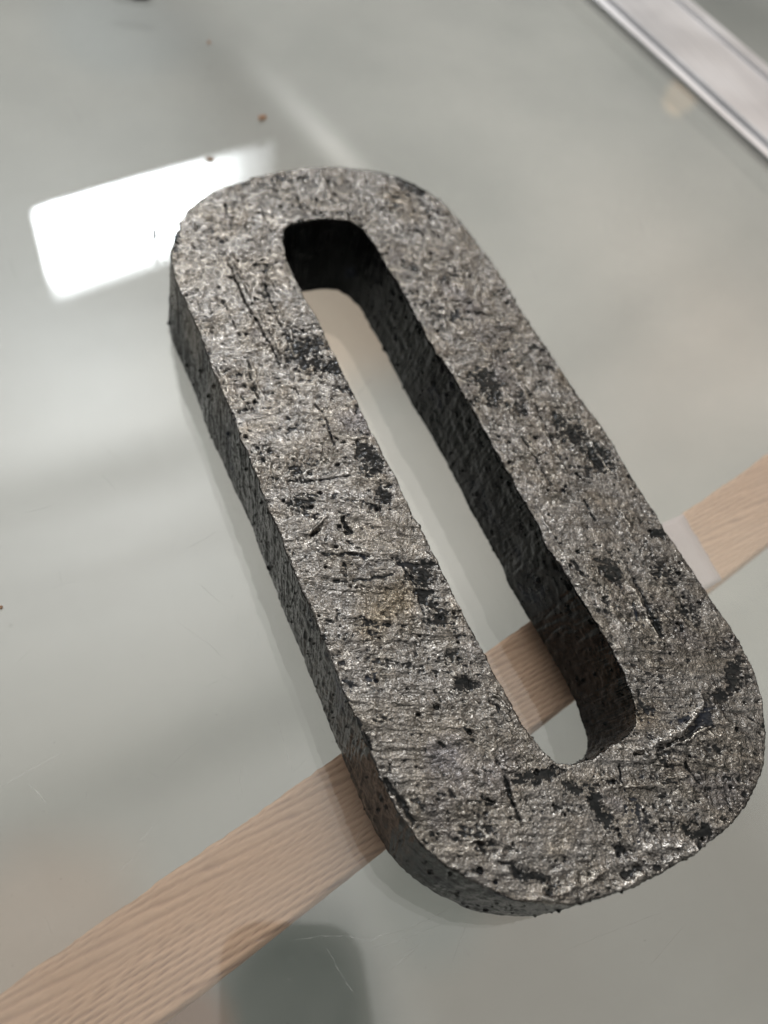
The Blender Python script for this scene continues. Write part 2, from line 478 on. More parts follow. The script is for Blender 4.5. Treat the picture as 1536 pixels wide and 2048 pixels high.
for pts, wmm in SCR:
    strip(pts, wmm)
for k in range(150):
    u, v = rng.uniform(-50, 1586), rng.uniform(-50, 2098)
    a = rng.uniform(0, math.pi); l_ = rng.uniform(5, 45)
    strip([(u, v), (u + l_ * math.cos(a), v + l_ * math.sin(a))], rng.uniform(0.05, 0.13))
for k in range(1100):           # dust grains lying on the glass
    u, v = rng.uniform(-50, 1586), rng.uniform(-50, 2098)
    c = on_plane(u, v, 0); r_ = 0.00006 + 0.00022 * rng.random() ** 3; base = len(sv)
    for q in range(5):
        an = 2 * math.pi * q / 5 + rng.uniform(-.3, .3)
        sv.append((c[0] + r_ * math.cos(an), c[1] + r_ * math.sin(an), 0.00014))
    sv.append((c[0], c[1], 0.00014 + r_ * 0.7))
    for q in range(5):
        sf.append((base + q, base + (q + 1) % 5, base + 5))
so = mesh_obj('scratches', [(x - 0.05, y - 0.1, z + 0.006) for x, y, z in sv], sf, m_scr, panel)
so['kind'] = 'stuff'

# ------------------------------------------------------------------ batten under the glass
m_wood, t = material('rough_sawn_pine')
o_ = nd(t, 'ShaderNodeOutputMaterial'); b = nd(t, 'ShaderNodeBsdfPrincipled'); b.inputs['Roughness'].default_value = 0.75
at = nd(t, 'ShaderNodeAttribute', attribute_name='grain')
r1 = ramp(t, [(0.0, (0.27, 0.160, 0.112)), (0.35, (0.385, 0.240, 0.160)), (0.7, (0.475, 0.304, 0.202)), (1.0, (0.525, 0.348, 0.236))])
n1 = nd(t, 'ShaderNodeTexNoise'); n1.inputs['Scale'].default_value = 30; n1.inputs['Detail'].default_value = 4
tcw = nd(t, 'ShaderNodeTexCoord'); mpw = nd(t, 'ShaderNodeMapping'); mpw.inputs['Rotation'].default_value = (0, 0, math.radians(-12)); mpw.inputs['Scale'].default_value = (2, 60, 20)
n2 = nd(t, 'ShaderNodeTexNoise'); n2.inputs['Scale'].default_value = 12; n2.inputs['Detail'].default_value = 5
r2 = ramp(t, [(0.3, (0.86, 0.83, 0.80)), (0.7, (1.06, 1.04, 1.04))])
mu = nd(t, 'ShaderNodeMix', data_type='RGBA', blend_type='MULTIPLY'); mu.inputs[0].default_value = 1
K = t.links.new
K(at.outputs['Fac'], r1.inputs[0]); K(tcw.outputs['Object'], mpw.inputs[0]); K(mpw.outputs[0], n2.inputs[0]); K(n2.outputs[0], r2.inputs[0])
K(r1.outputs[0], mu.inputs[6]); K(r2.outputs[0], mu.inputs[7]); K(mu.outputs[2], b.inputs['Base Color']); K(b.outputs[0], o_.inputs[0])

A0, A1 = np.array([-0.1499, -0.0920]), np.array([0.1499, -0.0219])    # traced far edge
B0, B1 = np.array([-0.1179, -0.1130]), np.array([0.1212, -0.0573])    # traced near edge
bd = (A1 - A0) / np.linalg.norm(A1 - A0); bn = np.array([-bd[1], bd[0]])
wid = float(np.mean([(A0 - B0) @ bn, (A1 - B1) @ bn]))
org = (A0 + A1) / 2 - bn * wid / 2
nu, nv = 1500, 64
uu = np.linspace(-0.42, 0.42, nu); vv = np.linspace(-wid / 2, wid / 2, nv)
U, Vv = np.meshgrid(uu, vv, indexing='ij')
P3 = np.stack([U.ravel(), Vv.ravel(), np.zeros(U.size)], 1)
# annual rings cut at a slant: lines running a little askew of the edge
warp = 0.00035 * fbm(P3, (0.05, 0.012, 1), 3, 5) + 0.00012 * fbm(P3, (0.010, 0.002, 1), 2, 6)
q = (P3[:, 1] + P3[:, 0] * 0.105 + warp + 0.05)
ph = (q / 0.0016 + 1.3 * vnoise(P3, (0.25, 0.007, 1), 8) + 0.25 * fbm(P3, (0.03, 0.0015, 1), 2, 18)) % 1.0
ringv = np.where(ph < 0.72, sstep(0, 0.25, ph), 1 - sstep(0.72, 1.0, ph))
soft = sstep(-0.5, 0.6, fbm(P3, (0.06, 0.01, 1), 3, 21))
ringv = 1 - (1 - ringv) * (0.45 + 0.75 * soft)
rough = fbm(P3, (0.0016, 0.0005, 1), 2, 9)
Z = -0.00075 - 0.00035 * (1 - ringv) + 0.00012 * rough
edge = np.minimum(P3[:, 1] + wid / 2, wid / 2 - P3[:, 1])
Z -= 0.0012 * (1 - sstep(0, 0.0012, edge))
YY = P3[:, 1].copy()
topw = sstep(wid / 2 - 0.002, wid / 2, P3[:, 1]); botw = sstep(wid / 2 - 0.002, wid / 2, -P3[:, 1])
YY += topw * 0.0011 * fbm(P3 * [1, 0, 1], (0.009, 1, 1), 4, 11, 0.7) - botw * 0.0003 * fbm(P3 * [1, 0, 1], (0.006, 1, 1), 3, 12, 0.6)
xy = org + U.ravel()[:, None] * bd + YY[:, None] * bn
top = np.c_[xy, Z - 0.006]
idx = np.arange(U.size).reshape(nu, nv)
F = [np.stack([idx[:-1, :-1], idx[1:, :-1], idx[1:, 1:], idx[:-1, 1:]], -1).reshape(-1, 4)]
low = top.copy(); low[:, 2] = -0.032
keep_a = idx[:, 0]; keep_b = idx[:, -1]
VA = low[keep_a]; VB = low[keep_b]; n0 = len(top)
ia = n0 + np.arange(nu); ib = n0 + nu + np.arange(nu)
F.append(np.stack([keep_a[:-1], ia[:-1], ia[1:], keep_a[1:]], -1))
F.append(np.stack([keep_b[:-1], keep_b[1:], ib[1:], ib[:-1]], -1))
F.append(np.stack([ia[:-1], ib[:-1], ib[1:], ia[1:]], -1))
VV = np.r_[top, VA, VB]
bat = mesh_obj('wooden_batten', VV, np.concatenate(F), m_wood, smooth=True)
ga = bat.data.attributes.new('grain', 'FLOAT', 'POINT')
gv = np.ones(len(VV)) * 0.6
gv[:n0] = np.clip(ringv * 0.85 + 0.12 * rough + 0.1 * soft, 0, 1)
ga.data.foreach_set('value', gv.astype(np.float32))
tag(bat, 'rough sawn pale wooden batten crossing underneath the glass', 'batten')

# a pale mauve flat strip across the batten, right of the ring
m_mauve, t = material('mauve_flat')
o_ = nd(t, 'ShaderNodeOutputMaterial'); b = nd(t, 'ShaderNodeBsdfPrincipled'); b.inputs['Roughness'].default_value = 0.5
n1 = nd(t, 'ShaderNodeTexNoise'); n1.inputs['Scale'].default_value = 160
r1 = ramp(t, [(0.3, (0.42, 0.36, 0.365)), (0.7, (0.47, 0.405, 0.41))]); t.links.new(n1.outputs[0], r1.inputs[0]); t.links.new(r1.outputs[0], b.inputs['Base Color'])
t.links.new(b.outputs[0], o_.inputs[0])
tq = [on_plane(u, v, -0.0066)[:2] for u, v in ((1290, 1062), (1366, 1028), (1444, 1160), (1375, 1200))]
nseg = 14
tv = []
for k in range(nseg + 1):
    s = k / nseg
    a = tq[0] + (tq[3] - tq[0]) * s; c = tq[1] + (tq[2] - tq[1]) * s
    for j in range(5):
        p = a + (c - a) * j / 4
        tv.append((p[0] + (rng.normal(0, 0.00015) if j in (0, 4) else 0), p[1], -0.00655 + 0.00008 * math.sin(k * 1.7 + j)))
tf = [(k * 5 + j, (k + 1) * 5 + j, (k + 1) * 5 + j + 1, k * 5 + j + 1) for k in range(nseg) for j in range(4)]
mauve_strip = mesh_obj('pale_strip', tv, tf, m_mauve, smooth=True)
sm = mauve_strip.modifiers.new('thickness', 'SOLIDIFY'); sm.thickness = 0.00015; sm.offset = -1
tag(mauve_strip, 'short pale mauve strip across the batten, right of the ring', 'mauve_strip')

# ------------------------------------------------------------------ the ring
OT = [(343,528),(343,500),(350,473),(375,418),(428,382),(496,357),(555,343),(619,334),(678,333),(738,339),(788,350),(838,371),(888,405),(924,446),(956,487),(1000,546),(1055,640),(1110,720),(1150,780),(1201,850),(1223,881),(1249,927),(1265,958),(1293,997),(1321,1045),(1352,1091),(1380,1133),(1408,1174),(1433,1213),(1461,1251),(1485,1292),(1506,1335),(1521,1380),(1529,1425),(1533,1481),(1529,1531),(1509,1581),(1480,1631),(1442,1668),(1389,1709),(1331,1742),(1264,1775),(1210,1792),(1148,1810),(1100,1811),(1045,1801),(1003,1791),(951,1767),(894,1733),(852,1697),(816,1655),(790,1608),(764,1561),(743,1509),(722,1457),(698,1405),(651,1287),(629,1233),(604,1180),(583,1130),(561,1072),(536,1015),(508,936),(482,879),(465,832),(447,790),(427,740),(405,678),(377,614),(352,564)]
IT = [(567,460),(585,447),(610,441),(656,436),(697,439),(724,455),(747,487),(774,532),(806,583),(838,642),(865,692),(897,738),(929,792),(956,838),(984,888),(1000,920),(1021,955),(1045,997),(1070,1035),(1087,1080),(1112,1119),(1140,1161),(1164,1199),(1195,1248),(1216,1283),(1241,1330),(1258,1375),(1269,1407),(1273,1444),(1260,1471),(1223,1490),(1190,1515),(1153,1528),(1115,1527),(1086,1502),(1061,1473),(1041,1444),(1020,1403),(999,1366),(975,1320),(941,1254),(917,1212),(891,1155),(876,1122),(851,1076),(833,1040),(812,1001),(794,958),(769,915),(755,879),(737,858),(719,810),(692,756),(660,692),(637,642),(610,596),(592,560),(573,519),(566,482)]
OP = np.array([on_plane(u, v, TH)[:2] for u, v in OT])
IP = np.array([on_plane(u, v, TH)[:2] for u, v in IT])
S = 0.26


def rr_sections(Lh, Wd, rx, cx, cy, counts):
    """rounded rectangle as 8 sections (4 corners, 4 straights) with fixed sample counts"""
    P = []; N = []
    cs = [(1, 1, 0), (-1, 1, 90), (-1, -1, 180), (1, -1, 270)]
    arcs = []
    for sx, sy, a0 in cs:
        arcs.append([(sx * (Wd / 2 - rx) + rx * math.cos(math.radians(a0 + 90 * k / counts[0])),
                      sy * (Lh / 2 - rx) + rx * math.sin(math.radians(a0 + 90 * k / counts[0])),
                      math.radians(a0 + 90 * k / counts[0])) for k in range(counts[0] + 1)])
    for c in range(4):
        A = arcs[c]; B = arcs[(c + 1) % 4][0]
        P += [(x + cx, y + cy) for x, y, _ in A[:-1]]; N += [a for *_, a in A[:-1]]
        m_ = counts[1] if c in (0, 2) else counts[2]
        for k in range(m_):
            s = k / m_
            P.append((A[-1][0] + (B[0] - A[-1][0]) * s + cx, A[-1][1] + (B[1] - A[-1][1]) * s + cy)); N.append(A[-1][2])
    return np.array(P), np.stack([np.cos(N), np.sin(N)], 1)


CNT = (300, 110, 780)
O0, ON = rr_sections(1.0 * S, 0.43143 * S, 0.171 * S, 0, 0, CNT)
I0, IN_ = rr_sections(0.737 * S, 0.1252 * S, 0.056 * S, -0.0005 * S, -0.0154 * S, CNT)
NS = len(O0)


def snap(P0, N0, poly):
    """signed distance along the normal to the traced outline"""
    a = poly; e = np.roll(poly, -1, 0) - a
    d = np.full(len(P0), np.nan)
    best = np.full(len(P0), 0.012)
    for k in range(len(a)):
        den = N0[:, 0] * e[k, 1] - N0[:, 1] * e[k, 0]
        w = a[k] - P0
        tt = (w[:, 0] * e[k, 1] - w[:, 1] * e[k, 0]) / np.where(abs(den) < 1e-12, 1e-12, den)
        ss = (w[:, 0] * N0[:, 1] - w[:, 1] * N0[:, 0]) / np.where(abs(den) < 1e-12, 1e-12, den)
        ok = (ss >= -1e-6) & (ss <= 1 + 1e-6) & (np.abs(tt) < best)
        d = np.where(ok, tt, d); best = np.where(ok, np.abs(tt), best)
    bad = np.isnan(d); ii = np.arange(len(d))
    d[bad] = np.interp(ii[bad], ii[~bad], d[~bad], period=len(d))
    kf = np.exp(-0.5 * (np.arange(-24, 25) / 8.0) ** 2); kf /= kf.sum()
    return np.convolve(np.r_[d[-24:], d, d[:24]], kf, 'valid')


def smooth_closed(N, sg):
    kf = np.exp(-0.5 * (np.arange(-3 * sg, 3 * sg + 1) / sg) ** 2); kf /= kf.sum()
    m_ = 3 * sg
    r = np.stack([np.convolve(np.r_[N[-m_:, c], N[:, c], N[:m_, c]], kf, 'valid') for c in (0, 1)], 1)
    return r / np.linalg.norm(r, axis=1)[:, None]


ON = smooth_closed(ON, 20); IN_ = smooth_closed(IN_, 20)
OC = O0 + ON * snap(O0, ON, OP)[:, None]        # outer outline
IC = I0 + IN_ * snap(I0, IN_, IP)[:, None]      # slot outline
IN_in = -IN_                                    # from the slot into the steel ... outward of the metal is -IN_
# ragged edges
e3 = np.c_[OC, np.zeros(NS)]; i3 = np.c_[IC, np.ones(NS)]
jo = 0.00055 * fbm(e3, 0.0050, 4, 31, 0.65); ji = 0.00055 * fbm(i3, 0.0050, 4, 32, 0.65)

RE = 0.0006
rowsP = []; rowsN = []; rowsT = []      # T: 1 on the top face, 0 on the walls
NW, NCn, NT = 78, 5, 165
metal_o = ON; metal_i = -IN_            # outward normals of the metal: away from the body / into the slot
z_w = np.linspace(0.0003, TH - RE, NW)
flare_o = 0.0020 * sstep(0.0, 0.05, OC[:, 1]) * sstep(0.03, -0.03, OC[:, 0]) + 0.0001
flare_i = 0.0013 + 0.0038 * sstep(0.082, 0.102, IC[:, 1])
for z in z_w:
    f = z / TH
    off = flare_o[:, None] * (1 - f)      # the cut is not quite square: it flares towards the bottom
    p = OC + metal_o * (jo[:, None] * (0.3 + 0.7 * f ** 3) + off)
    rowsP.append(np.c_[p, np.full(NS, z)]); rowsN.append(np.c_[metal_o, np.zeros(NS)]); rowsT.append(np.zeros(NS))
for k in range(1, NCn + 1):
    a = math.pi / 2 * k / (NCn + 1)
    p = OC + metal_o * (jo[:, None] - RE + RE * math.cos(a))
    rowsP.append(np.c_[p, np.full(NS, TH - RE + RE * math.sin(a))])
    rowsN.append(np.c_[metal_o * math.cos(a), np.full(NS, math.sin(a))]); rowsT.append(np.full(NS, math.sin(a) ** 2))
pa = OC + metal_o * (jo[:, None] - RE); pb = IC + metal_i * (ji[:, None] - RE)
for k in range(NT + 1):
    s = k / NT
    rowsP.append(np.c_[pa + (pb - pa) * s, np.full(NS, TH)]); rowsN.append(np.tile([0, 0, 1.0], (NS, 1))); rowsT.append(np.ones(NS))
for k in range(NCn, 0, -1):
    a = math.pi / 2 * k / (NCn + 1)
    p = IC + metal_i * (ji[:, None] - RE + RE * math.cos(a))
    rowsP.append(np.c_[p, np.full(NS, TH - RE + RE * math.sin(a))])
    rowsN.append(np.c_[metal_i * math.cos(a), np.full(NS, math.sin(a))]); rowsT.append(np.full(NS, math.sin(a) ** 2))
for z in z_w[::-1]:
    f = z / TH
    p = IC + metal_i * (ji[:, None] * (0.3 + 0.7 * f ** 3) + flare_i[:, None] * (1 - f))
    rowsP.append(np.c_[p, np.full(NS, z)]); rowsN.append(np.c_[metal_i, np.zeros(NS)]); rowsT.append(np.zeros(NS))
NR = len(rowsP)
P = np.concatenate(rowsP); N = np.concatenate(rowsN); T = np.concatenate(rowsT)
MM = P * 1000.0                                  # millimetres
top = T

# --- shapes traced from the photograph, in photo pixels on the top face: polylines (u,v), width mm, height mm, blackness
STROKES = [
    # proud beads and drips of metal
    ([(462,510),(478,548),(500,590),(522,628),(545,668),(562,705),(574,740)], 1.1, .55, -1), ([(455,520),(470,560),(492,605),(515,645),(540,690),(560,728)], .6, -.6, 1),
    ([(535,555),(552,600),(568,640),(585,680)], .8, .4, -1), ([(526,560),(545,610),(562,655)], .45, -.45, 1), ([(445,600),(462,640),(480,670)], .6, -.45, 1),
    ([(500,720),(512,760),(526,800)], .9, .4, -1), ([(494,722),(505,765),(518,805)], .45, -.45, 1),
    ([(574,775),(590,780),(596,790)], .4, -.4, 1), ([(570,740),(585,762),(597,780)], .5, .35, 0),
    ([(630,805),(650,835),(660,870),(672,895)], .45, -.45, 1), ([(672,878),(690,885),(706,880)], .8, -.45, 1), ([(700,882),(728,875),(750,872)], .9, .4, -1),
    ([(612,1070),(628,1058),(652,1035)], .9, .5, -1), ([(622,1070),(640,1060)], .8, -.6, 1), ([(688,1035),(690,1050),(700,1058),(705,1065)], .8, -.5, 1),
    ([(636,1102),(660,1110),(690,1108),(725,1112)], 1.1, -.25, 1), ([(668,1160),(700,1162),(740,1158),(790,1145)], 1.0, -.25, 1), ([(690,1125),(692,1150)], .9, -.3, 1),
    ([(455,770),(480,768),(520,762)], .5, .25, -1), ([(500,838),(530,830),(560,822)], .5, .25, -1), ([(600,950),(630,935),(650,920)], .7, .3, -1),
    ([(570,960),(600,965),(650,958),(700,950)], .5, -.3, 1), ([(450,985),(500,1000)], .3, -.2, 0),
    ([(1400,1390),(1402,1410),(1385,1440),(1360,1462),(1330,1480),(1302,1492)], 1.5, .55, -1), ([(1410,1440),(1385,1466),(1350,1482),(1320,1500)], .9, -.4, 1),
    ([(1420,1455),(1385,1470),(1352,1490)], .9, .3, -1),
    ([(1262,1500),(1282,1500),(1290,1512)], 1.4, .5, -1), ([(1268,1508),(1280,1506)], 1.0, -.9, 1),
    ([(1372,1530),(1388,1550),(1398,1565)], .9, -.45, 1), ([(1240,1530),(1242,1560),(1252,1582)], .5, -.4, 1),
    ([(996,1520),(1010,1560),(1025,1600),(1045,1648)], .8, -.5, 1), ([(990,1525),(1012,1540),(1030,1535)], 1.2, .5, -1), ([(1000,1500),(1005,1520)], .9, .4, -1),
    ([(935,1685),(955,1675),(965,1680)], 1.0, .5, -1), ([(958,1685),(970,1710)], .9, -.5, 1), ([(965,1595),(990,1605)], .6, -.4, 1),
    ([(1000,1720),(1080,1760),(1100,1775)], .5, .2, 0),
    ([(1100,1800),(1130,1782),(1160,1768),(1195,1750),(1235,1728),(1270,1718)], 1.6, .5, -1), ([(1240,1780),(1270,1755),(1300,1742)], 1.8, .6, -1),
    ([(1070,1795),(1090,1802),(1120,1800)], 1.5, .5, -1), ([(1290,1700),(1330,1690),(1380,1690)], 2.2, .5, -1), ([(1330,1725),(1360,1712),(1390,1700)], 1.4, .5, -1),
    ([(1070,1010),(1100,1062),(1120,1100),(1142,1150)], .5, .35, -1), ([(1035,860),(1062,900),(1085,940),(1100,968)], .45, -.45, 1), ([(1095,772),(1120,815),(1140,850)], .7, .3, -1),
    ([(1040,770),(1070,835),(1095,880),(1130,945)], .8, .35, -1), ([(1048,765),(1080,830),(1105,880)], .45, -.4, 1),
    ([(1170,855),(1190,900),(1210,935),(1225,955)], 1.0, .45, -1), ([(1160,858),(1180,905),(1198,935)], 1.1, -.35, 1),
    ([(1170,1000),(1180,1020),(1190,1040)], .9, -.55, 1), ([(1235,1015),(1255,1050),(1262,1075)], .9, .4, -1), ([(1232,1105),(1250,1132)], .6, .35, -1),
    ([(1270,1160),(1290,1200),(1310,1240),(1325,1270)], 1.2, -.45, 1), ([(1255,1160),(1275,1200),(1300,1250),(1315,1275)], 1.3, .4, -1),
    ([(1265,1200),(1275,1240)], .6, -.4, 1), ([(890,1160),(905,1195),(925,1225)], .4, .3, -1), ([(985,1390),(1000,1398),(1015,1420)], .7, .5, -1), ([(975,1400),(992,1408),(1000,1425)], .6, -.4, 1),
    ([(800,1125),(820,1150),(832,1172)], .7, -.3, 1), ([(830,1180),(850,1230),(870,1260)], .5, -.25, 1), ([(870,1380),(882,1400)], .5, -.3, 1),
    ([(640,350),(650,375),(660,392)], 1.6, .4, -1), ([(520,410),(532,440),(540,460)], .6, -.4, 1), ([(448,400),(455,430)], .5, -.35, 1), ([(590,385),(605,420)], .5, -.35, 1),
    ([(855,385),(865,410)], 1.3, .45, -1), ([(870,430),(890,460),(912,490)], .8, .35, -1), ([(830,455),(850,475)], 1.0, -.35, 1), ([(930,620),(990,632)], .6, -.2, 1),
    ([(905,600),(945,605)], .5, -.25, 1), ([(780,350),(830,368),(880,400)], 1.6, -.15, 1),
    ([(712,1455),(735,1480),(745,1510)], 1.4, -.4, 1), ([(770,1560),(800,1600),(830,1650)], 1.6, -.3, 1), ([(880,1485),(890,1500)], .8, -.4, 1),
    ([(1145,1120),(1165,1150)], 1.4, -.3, 1), ([(1290,1420),(1310,1430)], .6, -.2, 1),
]
PATCH = [  # dark bare patches: centre, half axes (px), tilt deg
    (610,700,45,38,30,.9), (680,735,40,25,20,.8), (735,800,30,30,0,.7), (700,780,25,14,0,.8), (735,905,40,26,50,1.), (745,940,26,14,0,.9), (596,1005,26,16,0,.8), (625,925,24,12,0,.7),
    (845,1150,28,30,40,.9), (820,1130,30,10,20,.9), (850,1190,34,22,60,.9), (880,1240,30,22,50,.9), (765,985,26,18,50,.8), (730,1010,26,10,10,.7), (610,1010,20,22,0,.7),
    (930,1365,26,20,0,.9), (735,1245,20,16,0,.8), (640,1300,14,16,0,.7), (905,1310,30,14,40,.7), (1080,1550,40,14,-10,1.), (1040,1560,20,16,0,.9), (1190,1600,16,40,-15,1.), (1150,1580,26,14,20,.8),
    (1215,1640,14,30,-10,.9), (1130,1620,40,14,0,.6), (1400,1440,34,26,-30,1.), (1445,1390,34,18,-20,.9), (1470,1345,22,30,10,.9), (1400,1665,34,16,-20,1.), (1060,1750,46,12,15,1.), (1110,1772,24,12,-20,1.),
    (1030,1735,24,10,20,.8), (1270,1745,28,12,-10,.9), (1240,1700,16,10,0,.9), (1310,1735,14,10,0,.8), (975,760,34,30,50,.8), (985,790,44,20,10,.7), (1150,870,46,24,40,.8), (1195,915,22,44,-35,1.), (1120,840,30,20,40,.7),
    (1320,1065,24,10,-10,.9), (1230,1140,34,26,50,.8), (1215,1200,26,30,0,.6), (1330,1150,30,22,40,.7), (1380,1215,34,22,50,.8), (1280,1090,26,30,40,.4), (905,630,44,14,10,.6), (890,560,30,12,0,.6),
    (640,360,50,20,0,.5), (560,360,50,14,-15,.6), (480,372,40,14,-25,.5), (830,375,55,14,28,.9), (865,425,26,14,30,.7), (780,590,10,60,-28,.5), (1060,1080,14,60,-28,.6), (1130,1170,14,60,-28,.7), (900,540,30,16,40,.5),
    (700,430,30,8,10,.5), (350,490,10,40,0,.6), (395,540,20,20,0,.3), (620,470,60,10,-10,.5), (740,740,22,22,0,.5), (1000,660,40,30,45,.25), (950,1500,60,14,0,.3), (1010,1660,60,30,20,.25), (800,1680,50,16,48,.6),
    (1300,1210,24,50,-28,.5), (760,1440,22,12,0,.6), (690,1370,14,26,-28,.7), (1440,1300,30,20,45,.5),
]
SX = np.array([[1.0, 0], [0, 1]])


def px_of(Pm):
    """photo pixel of world points: only used here to lay the traced relief on the real top face"""
    C = (Pm - CAM) @ RM.T
    return 768 + FPX * C[:, 0] / C[:, 2], 1024 + FPX * C[:, 1] / C[:, 2]


flat = MM * [1, 1, 0] + [0, 0, 3.3]
ti = np.where(T > 0.3)[0]
ft = flat[ti]
relief = np.zeros(len(P)); blk = np.zeros(len(P)); bare = np.zeros(len(P)); silv = np.zeros(len(P))
wob = np.stack([fbm(ft, 2.2, 2, 41), fbm(ft, 2.2, 2, 42)], 1) * 0.6
Q = ft[:, :2] + wob
r_t = np.zeros(len(ti)); b_t = np.zeros(len(ti)); s_t = np.zeros(len(ti))
lump = np.clip(0.85 + 1.1 * fbm(ft, 1.7, 3, 43, 0.6), 0, 1.35)
for pts, wmm, hmm, bk in STROKES:
    L_ = np.array([on_plane(u, v, TH)[:2] for u, v in pts]) * 1000
    lo = L_.min(0) - 3; hi = L_.max(0) + 3
    m_ = np.where((Q[:, 0] > lo[0]) & (Q[:, 0] < hi[0]) & (Q[:, 1] > lo[1]) & (Q[:, 1] < hi[1]))[0]
    if not len(m_): continue
    d = np.full(len(m_), 1e9)
    for a, c in zip(L_, L_[1:]):
        e = c - a; t_ = np.clip(((Q[m_] - a) @ e) / (e @ e), 0, 1)
        d = np.minimum(d, np.linalg.norm(Q[m_] - a - t_[:, None] * e, axis=1))
    g = np.exp(-(d / (wmm * 0.55)) ** 2) * lump[m_]
    r_t[m_] += hmm * (1.45 if hmm > 0 else 1.15) * g
    if bk > 0: b_t[m_] = np.maximum(b_t[m_], g * 1.1)
    if bk < 0: s_t[m_] = np.maximum(s_t[m_], g)
edge_n = fbm(ft, 1.6, 4, 45, 0.7)
edge_a = fbm(np.stack([ft[:, 0] * 0.916 - ft[:, 1] * 0.402, ft[:, 0] * 0.402 + ft[:, 1] * 0.916, np.zeros(len(ft))], 1), (4.5, 0.8, 1), 3, 46, 0.7)
for u, v, ax, ay, ang, st in PATCH:
    c = on_plane(u, v, TH)[:2] * 1000
    ex = on_plane(u + 10 * math.cos(math.radians(ang)), v + 10 * math.sin(math.radians(ang)), TH)[:2] * 1000 - c
    ey = on_plane(u - 10 * math.sin(math.radians(ang)), v + 10 * math.cos(math.radians(ang)), TH)[:2] * 1000 - c
    B = np.linalg.inv(np.stack([ex * ax / 10, ey * ay / 10], 1))
    m_ = np.where(np.linalg.norm(ft[:, :2] - c, axis=1) < 16)[0]
    w = (ft[m_, :2] - c) @ B.T
    d = np.linalg.norm(w, axis=1)
    g = sstep(1.5, 0.35, d + 1.5 * edge_n[m_] + 0.6 * edge_a[m_]) * st * 0.92
    b_t[m_] = np.maximum(b_t[m_], g)
# stretched ripples, running across the bars as in the photograph
ca, sa = 0.916, -0.402
rx = (ft[:, 0] * ca + ft[:, 1] * sa); ry = (-ft[:, 0] * sa + ft[:, 1] * ca)
rp = np.stack([rx, ry, np.zeros(len(rx))], 1)
rip = fbm(rp, (7, 0.9, 1), 3, 51)
rmask = sstep(-0.3, 0.4, fbm(ft, 22, 2, 52))
und = fbm(ft, 9, 3, 53)
l1 = fbm(ft, 2.1, 2, 54); l2 = vnoise(ft, 0.95, 55); l3 = vnoise(ft, 0.52, 56); l4 = vnoise(ft, 0.33, 57)
# general scabby black: anisotropic noise threshold
nb = 0.55 * fbm(rp, (5.5, 2.4, 1), 4, 61, 0.65) + 0.35 * fbm(ft, 14, 2, 62) + 0.3 * fbm(ft, 1.2, 2, 64)
scab = sstep(0.12, 0.34, nb) * 0.55
b_t = np.maximum(b_t, scab * (1 - s_t))
pit, pv = cells(ft, 3.4, 71, 0.50, 0.35, 1.0)
pitm = sstep(0.0, 0.6, pit)
dom, dv = cells(ft, 2.6, 72, 0.45, 0.35, 0.95)
dom2, _ = cells(ft, 1.7, 73, 0.75, 0.3, 0.75)
domm = np.sqrt(np.clip(dom, 0, 1))
pu, pvx = px_of(P[ti])
upper = sstep(1250, 500, pvx)                    # the far end is coarser: fused globules
domm = np.maximum(domm, np.sqrt(np.clip(dom2, 0, 1)) * 0.8 * upper)
b_t = np.maximum(b_t, pitm * 0.95)
b_t = np.clip(b_t - 0.6 * s_t, 0, 1)
fineh = 0.34 * l1 + 0.42 * l2 + 0.34 * l3 + 0.22 * l4
bil = np.abs(vnoise(ft, 2.3, 91)) + 0.5 * np.abs(vnoise(ft, 1.25, 92))            # fused globules with sharp valleys
bil = np.clip(bil, 0, 1)
tone = 0.6 * fbm(rp, (5, 2.2, 1), 4, 101, 0.7) + 0.4 * fbm(ft, 1.4, 2, 102)
tone = tone - 0.22 * sstep(0, 35, ft[:, 0]) + 0.26 * upper * sstep(10, -30, ft[:, 0])  # right side duller; upper left lightened in colour for the window's highlight
v1 = np.abs(fbm(rp + 3 * np.c_[fbm(ft, 9, 2, 93), fbm(ft, 9, 2, 94), 0 * rx] * 0.3, (9.0, 1.7, 1), 2, 95))
g_across = sstep(0.055, 0.0, v1) * sstep(0.0, 0.35, fbm(ft, 8, 2, 96))           # gouges across the bars
rl = np.stack([ry, rx + 0.0 * ry, np.zeros(len(rx))], 1)
v2 = np.abs(fbm(rl, (12.0, 2.1, 1), 2, 97))
g_along = sstep(0.045, 0.0, v2) * sstep(0.10, 0.4, fbm(ft, 10, 2, 98))          # gouges along the bars
chips = sstep(0.30, 0.42, fbm(rp, (3.6, 1.9, 1), 3, 99, 0.6)) * sstep(-0.2, 0.3, fbm(ft, 17, 2, 100))
cov = 0.94 * b_t + 0.40 * chips + 0.35 * g_across + 0.35 * g_along + 0.20 * nb
b_t = np.clip(sstep(0.26, 0.74, cov - 0.42 * fineh - 0.5 * s_t - 0.25 * domm), 0, 1)
crust = 1 - b_t
amp = 0.55 + 0.9 * upper
calm = np.clip(sstep(-0.25, 0.35, fbm(rp, (16, 8, 1), 3, 111)) * 0.9 + 0.5 * upper, 0, 1.2)
r_t += 0.22 * und + amp * 0.17 * l1 + (0.38 - 0.12 * upper) * (0.25 + 0.9 * calm) * (bil - 0.35) + (0.45 + 0.55 * crust) * ((0.045 + 0.10 * calm) * l2 + (0.045 + 0.05 * calm) * l3 + 0.05 * l4)
r_t += 0.42 * fbm(rp, (15, 2.8, 1), 2, 103) + 0.30 * rip * (0.3 + 1.0 * rmask) * (0.4 + 0.6 * crust)
r_t += -0.30 * g_across - 0.34 * g_along + 0.16 * sstep(0.16, 0.06, v1) * g_across
r_t += -0.65 * pitm + 0.62 * domm * (1 - pitm) * (0.6 + 0.6 * upper)
r_t += -0.22 * b_t
